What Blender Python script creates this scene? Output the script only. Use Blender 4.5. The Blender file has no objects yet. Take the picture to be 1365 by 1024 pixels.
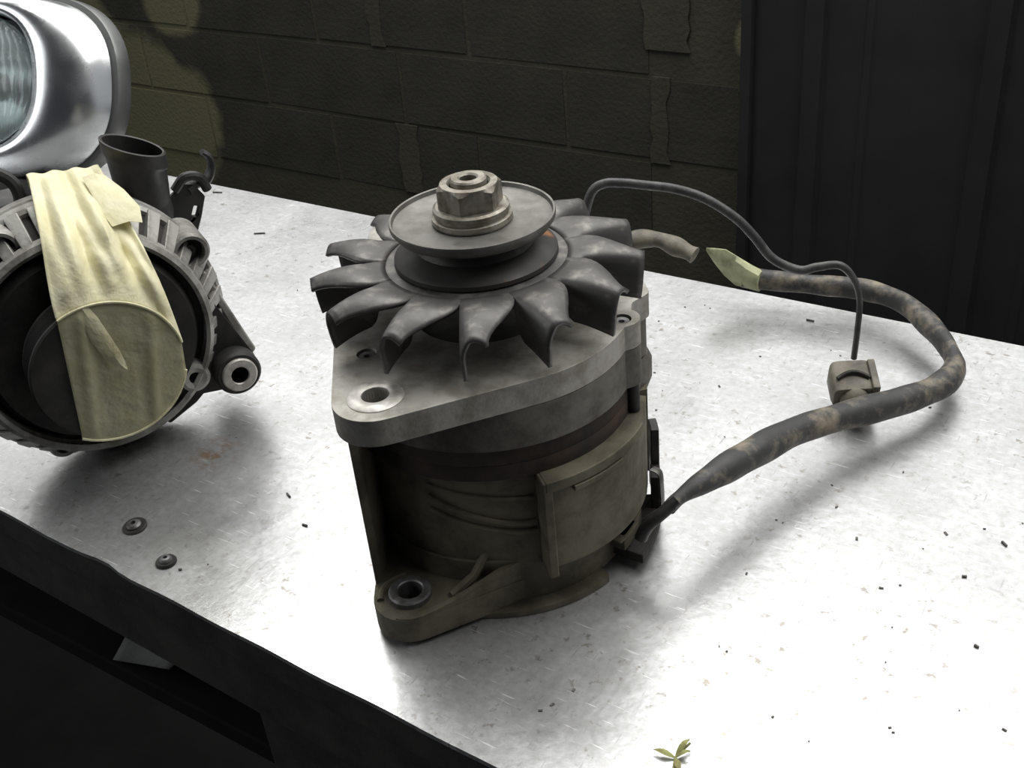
import bpy, bmesh, math, random
from mathutils import Vector, Matrix
from mathutils.geometry import tessellate_polygon
PI = math.pi
C = bpy.context.scene.collection
rnd = random.Random(7)

# ------------------------------------------------------------------ camera
cam_d = bpy.data.cameras.new('camera')
cam_d.sensor_width = 36.0
cam_d.lens = 36.0 * 1500.0 / 1365.0
cam_d.clip_start = 0.02
cam_d.clip_end = 50
cam = bpy.data.objects.new('camera', cam_d)
C.objects.link(cam)
RIGHT = Vector((0.83756566, 0.53973268, -0.08469003))
DOWN = Vector((0.22886296, -0.48737673, -0.84266581))
FWD = Vector((-0.49609022, 0.68640554, -0.53173483))
M = Matrix.Identity(4)
for i in range(3):
    M[i][0] = RIGHT[i]; M[i][1] = -DOWN[i]; M[i][2] = -FWD[i]
M.translation = Vector((0.26516, -0.35045, 0.35576))
cam.matrix_world = M
bpy.context.scene.camera = cam

# ------------------------------------------------------------------ world, daylight, exposure
w = bpy.data.worlds.new('world'); bpy.context.scene.world = w
w.use_nodes = True
bg = w.node_tree.nodes['Background']
bg.inputs[0].default_value = (0.80, 0.86, 0.95, 1)
bg.inputs[1].default_value = 0.034

def area(name, loc, target, sx, sy, power, col):
    l = bpy.data.lights.new(name, 'AREA'); l.shape = 'RECTANGLE'
    l.size = sx; l.size_y = sy; l.energy = power; l.color = col
    o = bpy.data.objects.new(name, l); C.objects.link(o)
    o.location = loc
    o.rotation_euler = (Vector(target) - Vector(loc)).to_track_quat('-Z', 'Y').to_euler()
    return o
# daylight through the open gap between the top of the wall and the roof
area('daylight_gap', (-0.35, 1.95, 1.75), (0.1, 0.0, 0.0), 7.6, 1.7, 62, (1.0, 0.995, 0.97))
# unseen overhead light added to brighten tape and upward faces, and the open doorway on the right
area('overhead_fill', (0.1, 0.95, 2.2), (0.1, 0.9, 0.0), 4.0, 1.7, 100, (1.0, 0.99, 0.96))
area('open_doorway', (2.9, 0.7, 0.9), (0.0, 0.05, 0.1), 1.8, 2.0, 3.5, (0.93, 0.97, 1.0))
area('left_fill', (-2.4, -1.5, 1.4), (-0.5, 0.1, 0.0), 2.2, 1.6, 24, (0.97, 0.99, 1.0))  # unseen light added at the left to brighten chrome and tape

vs = bpy.context.scene.view_settings
vs.view_transform = 'Standard'; vs.look = 'None'; vs.gamma = 1.0
vs.use_curve_mapping = False
vs.exposure = 0.0

# ------------------------------------------------------------------ materials
def nmat(name):
    m = bpy.data.materials.new(name); m.use_nodes = True
    nt = m.node_tree
    return m, nt, nt.nodes['Principled BSDF']

def L(nt, a, b): nt.links.new(a, b)

def tex(nt, kind, scale, detail=4, rough=0.55, vec=None, mapscale=None, rot=None):
    tc = nt.nodes.new('ShaderNodeTexCoord')
    out = tc.outputs['Object']
    if mapscale or rot:
        mp = nt.nodes.new('ShaderNodeMapping')
        if mapscale: mp.inputs['Scale'].default_value = mapscale
        if rot: mp.inputs['Rotation'].default_value = rot
        L(nt, out, mp.inputs[0]); out = mp.outputs[0]
    if kind == 'noise':
        n = nt.nodes.new('ShaderNodeTexNoise'); n.inputs['Scale'].default_value = scale
        n.inputs['Detail'].default_value = detail; n.inputs['Roughness'].default_value = rough
        L(nt, out, n.inputs['Vector']); return n.outputs['Fac']
    n = nt.nodes.new('ShaderNodeTexVoronoi'); n.inputs['Scale'].default_value = scale
    L(nt, out, n.inputs['Vector']); return n.outputs['Distance']

def ramp(nt, fac, stops):
    r = nt.nodes.new('ShaderNodeValToRGB')
    e = r.color_ramp.elements
    while len(e) < len(stops): e.new(0.5)
    for el, (p, c) in zip(e, stops):
        el.position = p
        el.color = (c, c, c, 1) if isinstance(c, (int, float)) else (*c, 1)
    L(nt, fac, r.inputs[0]); return r.outputs[0]

def mix(nt, fac, a, b, mode='MIX'):
    n = nt.nodes.new('ShaderNodeMix'); n.data_type = 'RGBA'; n.blend_type = mode
    for sock, v in ((n.inputs[0], fac), (n.inputs[6], a), (n.inputs[7], b)):
        if hasattr(v, 'links'): L(nt, v, sock)
        elif isinstance(v, tuple): sock.default_value = (*v, 1)
        else: sock.default_value = v
    return n.outputs[2]

def bump(nt, b, h, strength, dist):
    n = nt.nodes.new('ShaderNodeBump'); n.inputs['Strength'].default_value = strength
    n.inputs['Distance'].default_value = dist
    L(nt, h, n.inputs['Height']); L(nt, n.outputs[0], b.inputs['Normal'])

def dirty(name, base, dirt, metal, rough, scale=60, lo=0.42, hi=0.62, rough2=None, bmp=0.25, fine=400, spec=0.5):
    """worn surface: two colours broken up by noise, fine grain in the relief"""
    m, nt, b = nmat(name)
    f = ramp(nt, tex(nt, 'noise', scale, 6, 0.65), ((lo, 0.0), (hi, 1.0)))
    L(nt, mix(nt, f, base, dirt), b.inputs['Base Color'])
    b.inputs['Metallic'].default_value = metal
    b.inputs['Specular IOR Level'].default_value = spec
    r = ramp(nt, tex(nt, 'noise', scale * 1.7, 5), ((0.3, rough), (0.7, rough2 if rough2 else min(1, rough + 0.2))))
    L(nt, r, b.inputs['Roughness'])
    bump(nt, b, tex(nt, 'noise', fine, 3), bmp, 0.0006)
    return m

m_cast = dirty('cast_aluminium', (0.16, 0.152, 0.132), (0.08, 0.073, 0.06), 0.35, 0.5, 55, bmp=0.3)
m_plate = dirty('cast_aluminium_face', (0.40, 0.385, 0.35), (0.25, 0.235, 0.20), 0.4, 0.45, 70, bmp=0.35)
m_rear = dirty('grimy_rear_casting', (0.150, 0.134, 0.094), (0.075, 0.065, 0.045), 0.25, 0.6, 45, bmp=0.35)
m_stator = dirty('rusty_laminations', (0.036, 0.032, 0.027), (0.060, 0.040, 0.030), 0.3, 0.7, 70, bmp=0.3)
m_fan = dirty('dark_fan_steel', (0.105, 0.102, 0.097), (0.29, 0.275, 0.25), 0.5, 0.42, 75, 0.50, 0.74, bmp=0.2)
m_pulley = dirty('pulley_steel', (0.21, 0.205, 0.19), (0.15, 0.145, 0.13), 0.6, 0.42, 90, bmp=0.15)
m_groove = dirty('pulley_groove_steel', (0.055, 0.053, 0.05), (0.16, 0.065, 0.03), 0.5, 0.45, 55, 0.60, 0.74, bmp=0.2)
def add_rust(m, centre, radius):
    nt = m.node_tree; b = nt.nodes['Principled BSDF']
    old = b.inputs['Base Color'].links[0].from_socket
    tc = nt.nodes.new('ShaderNodeTexCoord')
    vd = nt.nodes.new('ShaderNodeVectorMath'); vd.operation = 'DISTANCE'
    vd.inputs[1].default_value = centre
    L(nt, tc.outputs['Object'], vd.inputs[0])
    ma = nt.nodes.new('ShaderNodeMath'); ma.operation = 'MULTIPLY_ADD'
    L(nt, tex(nt, 'noise', 300, 3), ma.inputs[0]); ma.inputs[1].default_value = radius * 1.4; L(nt, vd.outputs['Value'], ma.inputs[2])
    k = ramp(nt, ma.outputs[0], ((radius * 1.1, 0.9), (radius * 1.8, 0.0)))
    L(nt, mix(nt, k, old, (0.42, 0.20, 0.09)), b.inputs['Base Color'])
add_rust(m_groove, (0.0305, 0.0035, 0.1520), 0.0042)
m_nut = dirty('nut_steel', (0.34, 0.32, 0.28), (0.17, 0.15, 0.12), 0.65, 0.38, 120, bmp=0.15)
m_bare = dirty('bare_aluminium', (0.62, 0.60, 0.56), (0.42, 0.40, 0.37), 0.6, 0.4, 150, bmp=0.1)
m_dark = dirty('dark_cavity_metal', (0.025, 0.024, 0.022), (0.045, 0.04, 0.034), 0.3, 0.6, 80, bmp=0.2)
m_black = dirty('black_plastic', (0.018, 0.018, 0.018), (0.035, 0.034, 0.032), 0.0, 0.42, 60, bmp=0.1)
m_steel = dirty('dull_steel', (0.22, 0.22, 0.22), (0.10, 0.095, 0.085), 0.7, 0.4, 130, bmp=0.15)
m_alt = dirty('pale_cast_housing', (0.40, 0.395, 0.37), (0.20, 0.19, 0.17), 0.45, 0.42, 60, bmp=0.3)
m_altdark = dirty('dark_alternator_steel', (0.03, 0.03, 0.03), (0.05, 0.047, 0.042), 0.4, 0.5, 60, bmp=0.2)
m_sleeve = dirty('dusty_loom_sleeve', (0.038, 0.038, 0.037), (0.24, 0.205, 0.155), 0.0, 0.5, 60, 0.46, 0.66, bmp=0.4, fine=250)
m_wire = dirty('wire_insulation', (0.05, 0.05, 0.052), (0.11, 0.11, 0.105), 0.0, 0.4, 80)
m_plug = dirty('dusty_plug_plastic', (0.20, 0.18, 0.14), (0.10, 0.09, 0.072), 0.0, 0.55, 70)
m_greentape = dirty('green_tape', (0.42, 0.44, 0.26), (0.25, 0.26, 0.16), 0.0, 0.6, 90)
m_leaf = dirty('leaf', (0.34, 0.36, 0.12), (0.22, 0.20, 0.08), 0.0, 0.6, 300)
m_chip = dirty('swarf', (0.07, 0.065, 0.06), (0.16, 0.15, 0.14), 0.3, 0.6, 300)
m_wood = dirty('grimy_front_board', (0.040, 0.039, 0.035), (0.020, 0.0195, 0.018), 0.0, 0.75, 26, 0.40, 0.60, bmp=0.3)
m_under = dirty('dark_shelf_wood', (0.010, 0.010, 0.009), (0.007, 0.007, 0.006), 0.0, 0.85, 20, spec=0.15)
m_floor = dirty('oily_concrete', (0.006, 0.006, 0.006), (0.004, 0.004, 0.004), 0.0, 0.9, 3, spec=0.05)
m_paper = dirty('grey_sheet', (0.11, 0.11, 0.11), (0.07, 0.07, 0.07), 0.0, 0.7, 30)

m_rim = dirty('lamp_rim', (0.17, 0.175, 0.17), (0.14, 0.145, 0.14), 0.7, 0.3, 20, bmp=0.02)
def make_tape(name, alpha):
    m, nt, b = nmat(name)
    f = ramp(nt, tex(nt, 'noise', 70, 5), ((0.35, 0.0), (0.7, 1.0)))
    L(nt, mix(nt, f, (0.91, 0.87, 0.62), (0.80, 0.75, 0.46)), b.inputs['Base Color'])
    b.inputs['Roughness'].default_value = 0.55
    b.inputs['Alpha'].default_value = alpha      # thin crepe paper: what is behind shows a little
    h = tex(nt, 'noise', 60, 4, 0.6, mapscale=(1, 1, 0.25))
    bump(nt, b, h, 0.5, 0.004)
    return m
m_tape = make_tape('masking_tape', 0.85)            # several wraps
m_tape1 = make_tape('masking_tape_single_dimmed', 0.38)     # one thin layer stuck down, extra clear to darken the unlit face

def make_chrome():
    m, nt, b = nmat('chrome')
    b.inputs['Base Color'].default_value = (0.80, 0.82, 0.83, 1)
    b.inputs['Metallic'].default_value = 1.0
    L(nt, ramp(nt, tex(nt, 'noise', 30, 4), ((0.3, 0.20), (0.7, 0.32))), b.inputs['Roughness'])
    return m
m_chrome = make_chrome()
def make_glass():
    m, nt, b = nmat('lamp_glass')
    b.inputs['Base Color'].default_value = (0.72, 0.80, 0.80, 1)
    b.inputs['Transmission Weight'].default_value = 0.75
    b.inputs['Roughness'].default_value = 0.12
    b.inputs['IOR'].default_value = 1.45
    return m
m_glass = make_glass()

def make_sheet():
    m, nt, b = nmat('scratched_aluminium_sheet')
    b.inputs['Metallic'].default_value = 0.7
    mott = ramp(nt, tex(nt, 'noise', 14, 6, 0.7), ((0.35, (0.66, 0.67, 0.68)), (0.65, (0.50, 0.505, 0.51))))
    fine = ramp(nt, tex(nt, 'noise', 240, 4, 0.7), ((0.38, 0.0), (0.66, 1.0)))
    mott = mix(nt, mix(nt, 1.0, fine, (0.6, 0.6, 0.6), 'MULTIPLY'), mott, (0.40, 0.395, 0.38))
    # fine brown-grey grime specks
    sp = ramp(nt, tex(nt, 'noise', 150, 3, 0.7), ((0.60, 0.0), (0.67, 1.0)))
    patch = ramp(nt, tex(nt, 'noise', 9, 4), ((0.36, 0.15), (0.60, 1.0)))
    spm = mix(nt, 1.0, sp, patch, 'MULTIPLY')
    c1 = mix(nt, spm, mott, (0.30, 0.28, 0.25))
    # scratches: stretched noise in two directions
    s1 = ramp(nt, tex(nt, 'noise', 55, 2, 0.5, mapscale=(1, 14, 1), rot=(0, 0, 0.55)), ((0.66, 0.0), (0.72, 1.0)))
    s2 = ramp(nt, tex(nt, 'noise', 70, 2, 0.5, mapscale=(12, 1, 1), rot=(0, 0, 0.35)), ((0.67, 0.0), (0.73, 1.0)))
    c2 = mix(nt, s1, c1, (0.86, 0.86, 0.86))
    c3 = mix(nt, s2, c2, (0.40, 0.40, 0.40))
    # rust-coloured smear lying on the sheet
    tc = nt.nodes.new('ShaderNodeTexCoord')
    vd = nt.nodes.new('ShaderNodeVectorMath'); vd.operation = 'DISTANCE'
    vd.inputs[1].default_value = (-0.181, -0.025, 0.0)
    L(nt, tc.outputs['Object'], vd.inputs[0])
    near = ramp(nt, vd.outputs['Value'], ((0.004, 1.0), (0.017, 0.0)))
    rn = ramp(nt, tex(nt, 'noise', 120, 4), ((0.45, 0.0), (0.6, 0.8)))
    c4 = mix(nt, mix(nt, 1.0, near, rn, 'MULTIPLY'), c3, (0.42, 0.24, 0.13))
    L(nt, c4, b.inputs['Base Color'])
    L(nt, ramp(nt, tex(nt, 'noise', 22, 5, 0.65), ((0.3, 0.24), (0.7, 0.38))), b.inputs['Roughness'])
    bump(nt, b, tex(nt, 'noise', 35, 5, 0.6), 0.10, 0.004)
    return m
m_sheet = make_sheet()

def make_block(name, base, dark):
    m, nt, b = nmat(name)
    f = ramp(nt, tex(nt, 'noise', 7, 5), ((0.35, 0.0), (0.7, 1.0)))
    c = mix(nt, f, base, dark)
    # paler flaked patches of old wash on the wall (they stay where they are)
    geo = nt.nodes.new('ShaderNodeNewGeometry')
    nz = tex(nt, 'noise', 3.0, 3)
    wob = nt.nodes.new('ShaderNodeTexNoise'); wob.inputs['Scale'].default_value = 4.5; wob.inputs['Detail'].default_value = 5
    L(nt, geo.outputs['Position'], wob.inputs['Vector'])
    for (px, pz, r) in ((-2.66, -0.70, 0.34), (-2.46, -0.36, 0.15), (-3.0, -0.45, 0.32), (-0.64, -0.33, 0.06)):
        vd = nt.nodes.new('ShaderNodeVectorMath'); vd.operation = 'DISTANCE'
        vd.inputs[1].default_value = (px, 1.895, pz)
        L(nt, geo.outputs['Position'], vd.inputs[0])
        ma = nt.nodes.new('ShaderNodeMath'); ma.operation = 'MULTIPLY_ADD'
        L(nt, wob.outputs['Fac'], ma.inputs[0]); ma.inputs[1].default_value = 1.2 * r; L(nt, vd.outputs['Value'], ma.inputs[2])
        k = ramp(nt, ma.outputs[0], ((min(.98, 1.38 * r), 0.9), (min(.99, 1.55 * r), 0.0)))
        c = mix(nt, k, c, (0.165, 0.158, 0.098))
    L(nt, c, b.inputs['Base Color'])
    b.inputs['Roughness'].default_value = 0.95
    b.inputs['Specular IOR Level'].default_value = 0.1
    bump(nt, b, tex(nt, 'noise', 90, 4), 0.5, 0.004)
    return m
m_block = make_block('damp_concrete_block', (0.054, 0.0525, 0.042), (0.040, 0.039, 0.032))
m_mortar = make_block('mortar', (0.068, 0.066, 0.050), (0.052, 0.050, 0.039))
m_corr = dirty('dark_sheet_steel', (0.0125, 0.013, 0.013), (0.017, 0.0177, 0.0175), 0.1, 0.6, 4, bmp=0.05)

# ------------------------------------------------------------------ mesh helpers
def obj(name, bm, mat, parent=None, bevel=0.0, ang=38, seg=2):
    bmesh.ops.recalc_face_normals(bm, faces=bm.faces)
    me = bpy.data.meshes.new(name)
    bm.to_mesh(me); bm.free()
    for p in me.polygons: p.use_smooth = True
    me.set_sharp_from_angle(angle=math.radians(ang))
    me.materials.append(mat)
    o = bpy.data.objects.new(name, me); C.objects.link(o)
    if parent: o.parent = parent
    if bevel:
        b = o.modifiers.new('bevel', 'BEVEL'); b.width = bevel; b.segments = seg
        b.limit_method = 'ANGLE'; b.angle_limit = math.radians(40); b.harden_normals = True
    return o

def tag(o, label, cat, group=None, kind=None):
    o['label'] = label; o['category'] = cat
    if group: o['group'] = group
    if kind: o['kind'] = kind
    return o

def thing(name, label, cat, loc=(0, 0, 0), rot=None, group=None):
    o = bpy.data.objects.new(name, None); C.objects.link(o)
    o.empty_display_size = 0.02
    o.location = loc
    if rot is not None: o.rotation_euler = rot
    return tag(o, label, cat, group)

def BM(): return bmesh.new()

def box(bm, x0, x1, y0, y1, z0, z1, mat=None):
    vs_ = [bm.verts.new(Vector(p)) for p in ((x0, y0, z0), (x1, y0, z0), (x1, y1, z0), (x0, y1, z0), (x0, y0, z1), (x1, y0, z1), (x1, y1, z1), (x0, y1, z1))]
    for f in ((0, 3, 2, 1), (4, 5, 6, 7), (0, 1, 5, 4), (1, 2, 6, 5), (2, 3, 7, 6), (3, 0, 4, 7)):
        bm.faces.new([vs_[i] for i in f])
    if mat is not None: bmesh.ops.transform(bm, matrix=mat, verts=vs_)
    return vs_

def lathe(bm, prof, seg=64, mat=None, a0=0.0, a1=360.0):
    full = abs(a1 - a0 - 360) < 1e-6
    n = seg if full else seg + 1
    rings = []; new = []
    for r, z in prof:
        if r < 1e-7:
            v = bm.verts.new((0, 0, z)); rings.append([v] * n); new.append(v)
        else:
            ring = []
            for i in range(n):
                a = math.radians(a0 + (a1 - a0) * i / seg)
                ring.append(bm.verts.new((r * math.cos(a), r * math.sin(a), z)))
            rings.append(ring); new += ring
    for k in range(len(rings) - 1):
        A, B = rings[k], rings[k + 1]
        for i in range(n if full else n - 1):
            j = (i + 1) % n
            q = []
            for v in (A[i], A[j], B[j], B[i]):
                if v not in q: q.append(v)
            if len(q) >= 3: bm.faces.new(q)
    if mat is not None: bmesh.ops.transform(bm, matrix=mat, verts=new)
    return new

def prism(bm, outline, z0, z1, holes=(), mat=None, ztop=None):
    """extrude a 2-D outline with real holes; ztop(x, y) may bend the top"""
    loops = [outline] + list(holes)
    flat = [p for l in loops for p in l]
    tris = tessellate_polygon([[Vector((p[0], p[1], 0)) for p in l] for l in loops])
    lo = [bm.verts.new((p[0], p[1], z0)) for p in flat]
    hi = [bm.verts.new((p[0], p[1], ztop(*p) if ztop else z1)) for p in flat]
    for t in tris:
        try:
            bm.faces.new([hi[i] for i in t]); bm.faces.new([lo[i] for i in reversed(t)])
        except ValueError: pass
    s = 0
    for l in loops:
        n = len(l)
        for i in range(n):
            a, b = s + i, s + (i + 1) % n
            bm.faces.new((lo[a], lo[b], hi[b], hi[a]))
        s += n
    if mat is not None: bmesh.ops.transform(bm, matrix=mat, verts=lo + hi)
    return lo + hi

def circle(cx, cy, r, n=32):
    return [(cx + r * math.cos(2 * PI * i / n), cy + r * math.sin(2 * PI * i / n)) for i in range(n)]

def crom(pts, sub=6):
    P = [Vector(p) for p in pts]
    P = [P[0] * 2 - P[1]] + P + [P[-1] * 2 - P[-2]]
    out = []
    for i in range(1, len(P) - 2):
        for k in range(sub):
            t = k / sub
            a, b, c, d = P[i - 1], P[i], P[i + 1], P[i + 2]
            out.append(0.5 * ((2 * b) + (c - a) * t + (2 * a - 5 * b + 4 * c - d) * t * t + (3 * b - a - 3 * c + d) * t ** 3))
    out.append(P[-2]); return out

def tube(bm, pts, rad, seg=12, flat=None, caps=True):
    """rad: number or function of 0..1; flat(t) = (width factor, height factor)"""
    n = len(pts); rings = []
    up = Vector((0, 0, 1)); prev = None
    for i, p in enumerate(pts):
        d = (pts[min(i + 1, n - 1)] - pts[max(i - 1, 0)]).normalized()
        if prev is None:
            s = d.cross(up)
            if s.length < 0.05: s = d.cross(Vector((0, 1, 0)))
        else:
            s = prev - d * prev.dot(d)
        s.normalize(); prev = s
        u = s.cross(d)
        t = i / (n - 1); r = rad(t) if callable(rad) else rad
        fw, fh = flat(t) if flat else (1, 1)
        rings.append([bm.verts.new(p + s * (r * fw * math.cos(2 * PI * k / seg)) + u * (r * fh * math.sin(2 * PI * k / seg))) for k in range(seg)])
    for A, B in zip(rings, rings[1:]):
        for k in range(seg):
            bm.faces.new((A[k], A[(k + 1) % seg], B[(k + 1) % seg], B[k]))
    if caps:
        bm.faces.new(rings[0][::-1]); bm.faces.new(rings[-1])

def loft(bm, secs, cap0=False, cap1=False):
    R = [[bm.verts.new(p) for p in s] for s in secs]
    n = len(R[0])
    for A, B in zip(R, R[1:]):
        for k in range(n): bm.faces.new((A[k], A[(k + 1) % n], B[(k + 1) % n], B[k]))
    if cap0: bm.faces.new(R[0][::-1])
    if cap1: bm.faces.new(R[-1])

def hull(pts):
    P = sorted(set((round(a, 7), round(b, 7)) for a, b in pts))
    def half(it):
        h = []
        for p in it:
            while len(h) > 1 and (h[-1][0] - h[-2][0]) * (p[1] - h[-2][1]) - (h[-1][1] - h[-2][1]) * (p[0] - h[-2][0]) <= 0: h.pop()
            h.append(p)
        return h
    a = half(P); b = half(P[::-1]); return a[:-1] + b[:-1]

def ray_r(poly, a):
    """distance from the origin to a convex outline in direction a"""
    dx, dy = math.cos(a), math.sin(a); best = 0
    for (x1, y1), (x2, y2) in zip(poly, poly[1:] + poly[:1]):
        ex, ey = x2 - x1, y2 - y1
        den = dx * ey - dy * ex
        if abs(den) < 1e-12: continue
        t = (x1 * ey - y1 * ex) / den
        u = (x1 * dy - y1 * dx) / den
        if t > 0 and -1e-6 <= u <= 1 + 1e-6: best = max(best, t)
    return best

def polar(fn, n=240):
    return [(fn(2 * PI * i / n) * math.cos(2 * PI * i / n), fn(2 * PI * i / n) * math.sin(2 * PI * i / n)) for i in range(n)]

def sstep(x, a, b):
    t = max(0.0, min(1.0, (x - a) / (b - a))); return t * t * (3 - 2 * t)

def wrapdeg(a):
    d = math.degrees(a) % 360
    return d - 360 if d > 180 else d

def pp(r, deg): return (r * math.cos(math.radians(deg)), r * math.sin(math.radians(deg)))

# ------------------------------------------------------------------ the setting
def struct(name, bm=None, mat=None, bevel=0):
    if bm is None:
        o = bpy.data.objects.new(name, None); C.objects.link(o)
    else: o = obj(name, bm, mat, None, bevel)
    o['kind'] = 'structure'; return o

bm = BM(); box(bm, -6, 4, -3, 2.3, -1.02, -0.95)
struct('floor', bm, m_floor)

# block wall, 50 x 20 cm blocks standing 5 mm proud of their mortar
WALL_Y = 1.90
bm = BM(); box(bm, -5.0, -0.60, WALL_Y + 0.0022, WALL_Y + 0.15, -0.95, 0.765)
wall = struct('wall_back', bm, m_mortar)
shared = []
for k in range(6):
    bm = BM()
    j = lambda s=0.0025: rnd.uniform(-s, s)
    vs_ = box(bm, 0.0, 0.486, 0, 0.12, 0.0, 0.186)
    for v in vs_: v.co += Vector((j(), j(0.002), j()))
    me = bpy.data.meshes.new('block'); bmesh.ops.recalc_face_normals(bm, faces=bm.faces); bm.to_mesh(me); bm.free()
    me.materials.append(m_block); shared.append(me)
for row in range(8):
    z = -0.835 + 0.2 * row + 0.007
    off = 0.0 if row % 2 == 1 else 0.25
    for k in range(10):
        x = -5.39 + 0.5 * k + 0.25 - off + 0.007
        x += 0.02 if row % 2 == 1 else 0.0
        if x + 0.486 > -0.62 or x < -5.2: continue
        b = bpy.data.objects.new('block', shared[rnd.randrange(6)])
        C.objects.link(b); b.parent = wall
        b.location = (x, WALL_Y + rnd.uniform(-0.0015, 0.0015), z)
# the last part-blocks beside the metal sheet
for row in range(8):
    z = -0.835 + 0.2 * row + 0.007
    x0 = -0.872 if row % 2 == 1 else -1.122 + 0.5
    if x0 > -0.66: continue
    bm = BM(); box(bm, x0, -0.625, 0, 0.12, 0, 0.186)
    b = obj('block', bm, m_block, wall); b.location = (0, WALL_Y, z)

# mortar smeared over the joints
def smear(x0, x1, z0, z1):
    g = random.Random(int(abs(x0) * 1000)); n = 7
    L_ = [(x0 + g.uniform(-.008, .008), z0 + (z1 - z0) * i / n) for i in range(n + 1)]
    R_ = [(x1 + g.uniform(-.008, .008), z0 + (z1 - z0) * i / n) for i in range(n + 1)]
    bm = BM(); prism(bm, L_ + R_[::-1], 0.0, 0.004, mat=Matrix.Translation((0, WALL_Y + 0.001, 0)) @ Matrix.Rotation(PI / 2, 4, 'X'))
    obj('mortar_smear', bm, m_mortar, wall)
smear(-0.893, -0.848, -0.64, -0.435); smear(-0.905, -0.80, -0.375, -0.20); smear(-0.675, -0.64, -0.45, -0.20); smear(-1.655, -1.59, -0.83, -0.635)
smear(-1.70, -1.66, -0.43, -0.24)
# profiled metal sheet closing the bay on the right
prof = []
x = -0.64
pat = [(0.0, 0.0), (0.112, 0.0), (0.120, 0.012), (0.156, 0.012), (0.164, 0.0), (0.235, 0.0), (0.240, 0.004), (0.252, 0.004), (0.257, 0.0)]
while x < 2.6:
    for dx, dy in pat: prof.append((x + dx, 1.862 - dy))
    x += 0.345
wr = struct('wall_right')
def sheet(i0, i1, yo):
    bm = BM()
    top = []; bot = []
    P = [(a, b + yo) for a, b in prof[i0:i1]]
    F = P + [(a, b + 0.0012) for a, b in reversed(P)]
    prism(bm, F, -0.93, 0.75)
    return obj('metal_sheet', bm, m_corr, wr, ang=20)
sheet(0, 19, 0.0); sheet(18, 46, -0.0014); sheet(45, len(prof), 0.0)
bm = BM(); box(bm, -0.655, -0.632, 1.845, 1.90, -0.93, 0.75)
obj('edge_trim', bm, m_corr, wr, 0.002)

# ------------------------------------------------------------------ workbench
bench = thing('workbench', 'long workbench topped with a scratched bare aluminium sheet', 'workbench', (0, 0, 0))
FY = -0.122
bm = BM()
edge = []
xs = [-2.0 + 0.01 * i for i in range(316)]
def fedge(x):
    y = FY - 0.0325 * (x + 0.1)
    y += 0.0004 * math.sin(x * 31) * math.sin(x * 11 + 1) + 0.0003 * math.sin(x * 97)
    y += 0.0022 * math.exp(-((x + 0.163) / 0.012) ** 2)
    return y
outl = [(x, fedge(x)) for x in xs] + [(x, 0.272) for x in reversed(xs[::5])]
prism(bm, outl, -0.0025, 0.0)
obj('worktop_sheet', bm, m_sheet, bench, 0.0006)
bm = BM(); prism(bm, [(-1.99, -0.055), (1.14, -0.157), (1.14, 0.268), (-1.99, 0.268)], -0.028, -0.0026)
obj('worktop_board', bm, m_wood, bench)
def slant(bm, y0, y1, z0, z1):
    v = box(bm, -1.99, 1.14, y0, y1, z0, z1)
    for q in v: q.co.y += -0.0325 * (q.co.x + 0.1)
    return v
bm = BM(); slant(bm, -0.1195, -0.105, -0.024, -0.003); obj('front_edging', bm, m_wood, bench, 0.0012)
bm = BM()
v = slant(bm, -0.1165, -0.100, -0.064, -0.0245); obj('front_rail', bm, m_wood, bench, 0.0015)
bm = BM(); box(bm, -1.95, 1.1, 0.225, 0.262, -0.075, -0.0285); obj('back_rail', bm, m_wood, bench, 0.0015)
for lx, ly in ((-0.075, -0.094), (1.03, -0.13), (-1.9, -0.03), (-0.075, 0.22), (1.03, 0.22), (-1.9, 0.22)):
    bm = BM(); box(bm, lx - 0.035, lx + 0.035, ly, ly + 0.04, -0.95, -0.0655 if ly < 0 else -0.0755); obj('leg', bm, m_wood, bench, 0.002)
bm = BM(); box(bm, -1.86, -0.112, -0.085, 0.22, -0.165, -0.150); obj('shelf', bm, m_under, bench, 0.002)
def bench_screw(x, y, r, tilt):
    Mx = Matrix.Translation((x, y, 0.0)) @ Matrix.Rotation(tilt, 4, 'X')
    bm = BM(); lathe(bm, [(r * 0.45, 0.0), (r, 0.0), (r, 0.0010), (r * 0.92, 0.0016), (r * 0.45, 0.0012)], 40, Mx)
    a = obj('washer', bm, m_altdark, bench)
    bm = BM(); lathe(bm, [(0.0, -0.002), (r * 0.60, -0.001), (r * 0.60, 0.0022), (r * 0.45, 0.0032), (r * 0.22, 0.0034), (r * 0.2, 0.0018), (0, 0.0018)], 32, Mx)
    b = obj('screw', bm, m_steel, bench)
    bm = BM(); lathe(bm, [(0.0, 0.0021), (r * 0.2, 0.0021), (r * 0.2, 0.0018), (0, 0.0018)], 6, Mx)
    c = obj('screw_socket', bm, m_dark, b)
bench_screw(-0.1703, -0.0921, 0.0064, 0.10)
bench_screw(-0.1337, -0.1038, 0.0052, -0.04)

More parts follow.
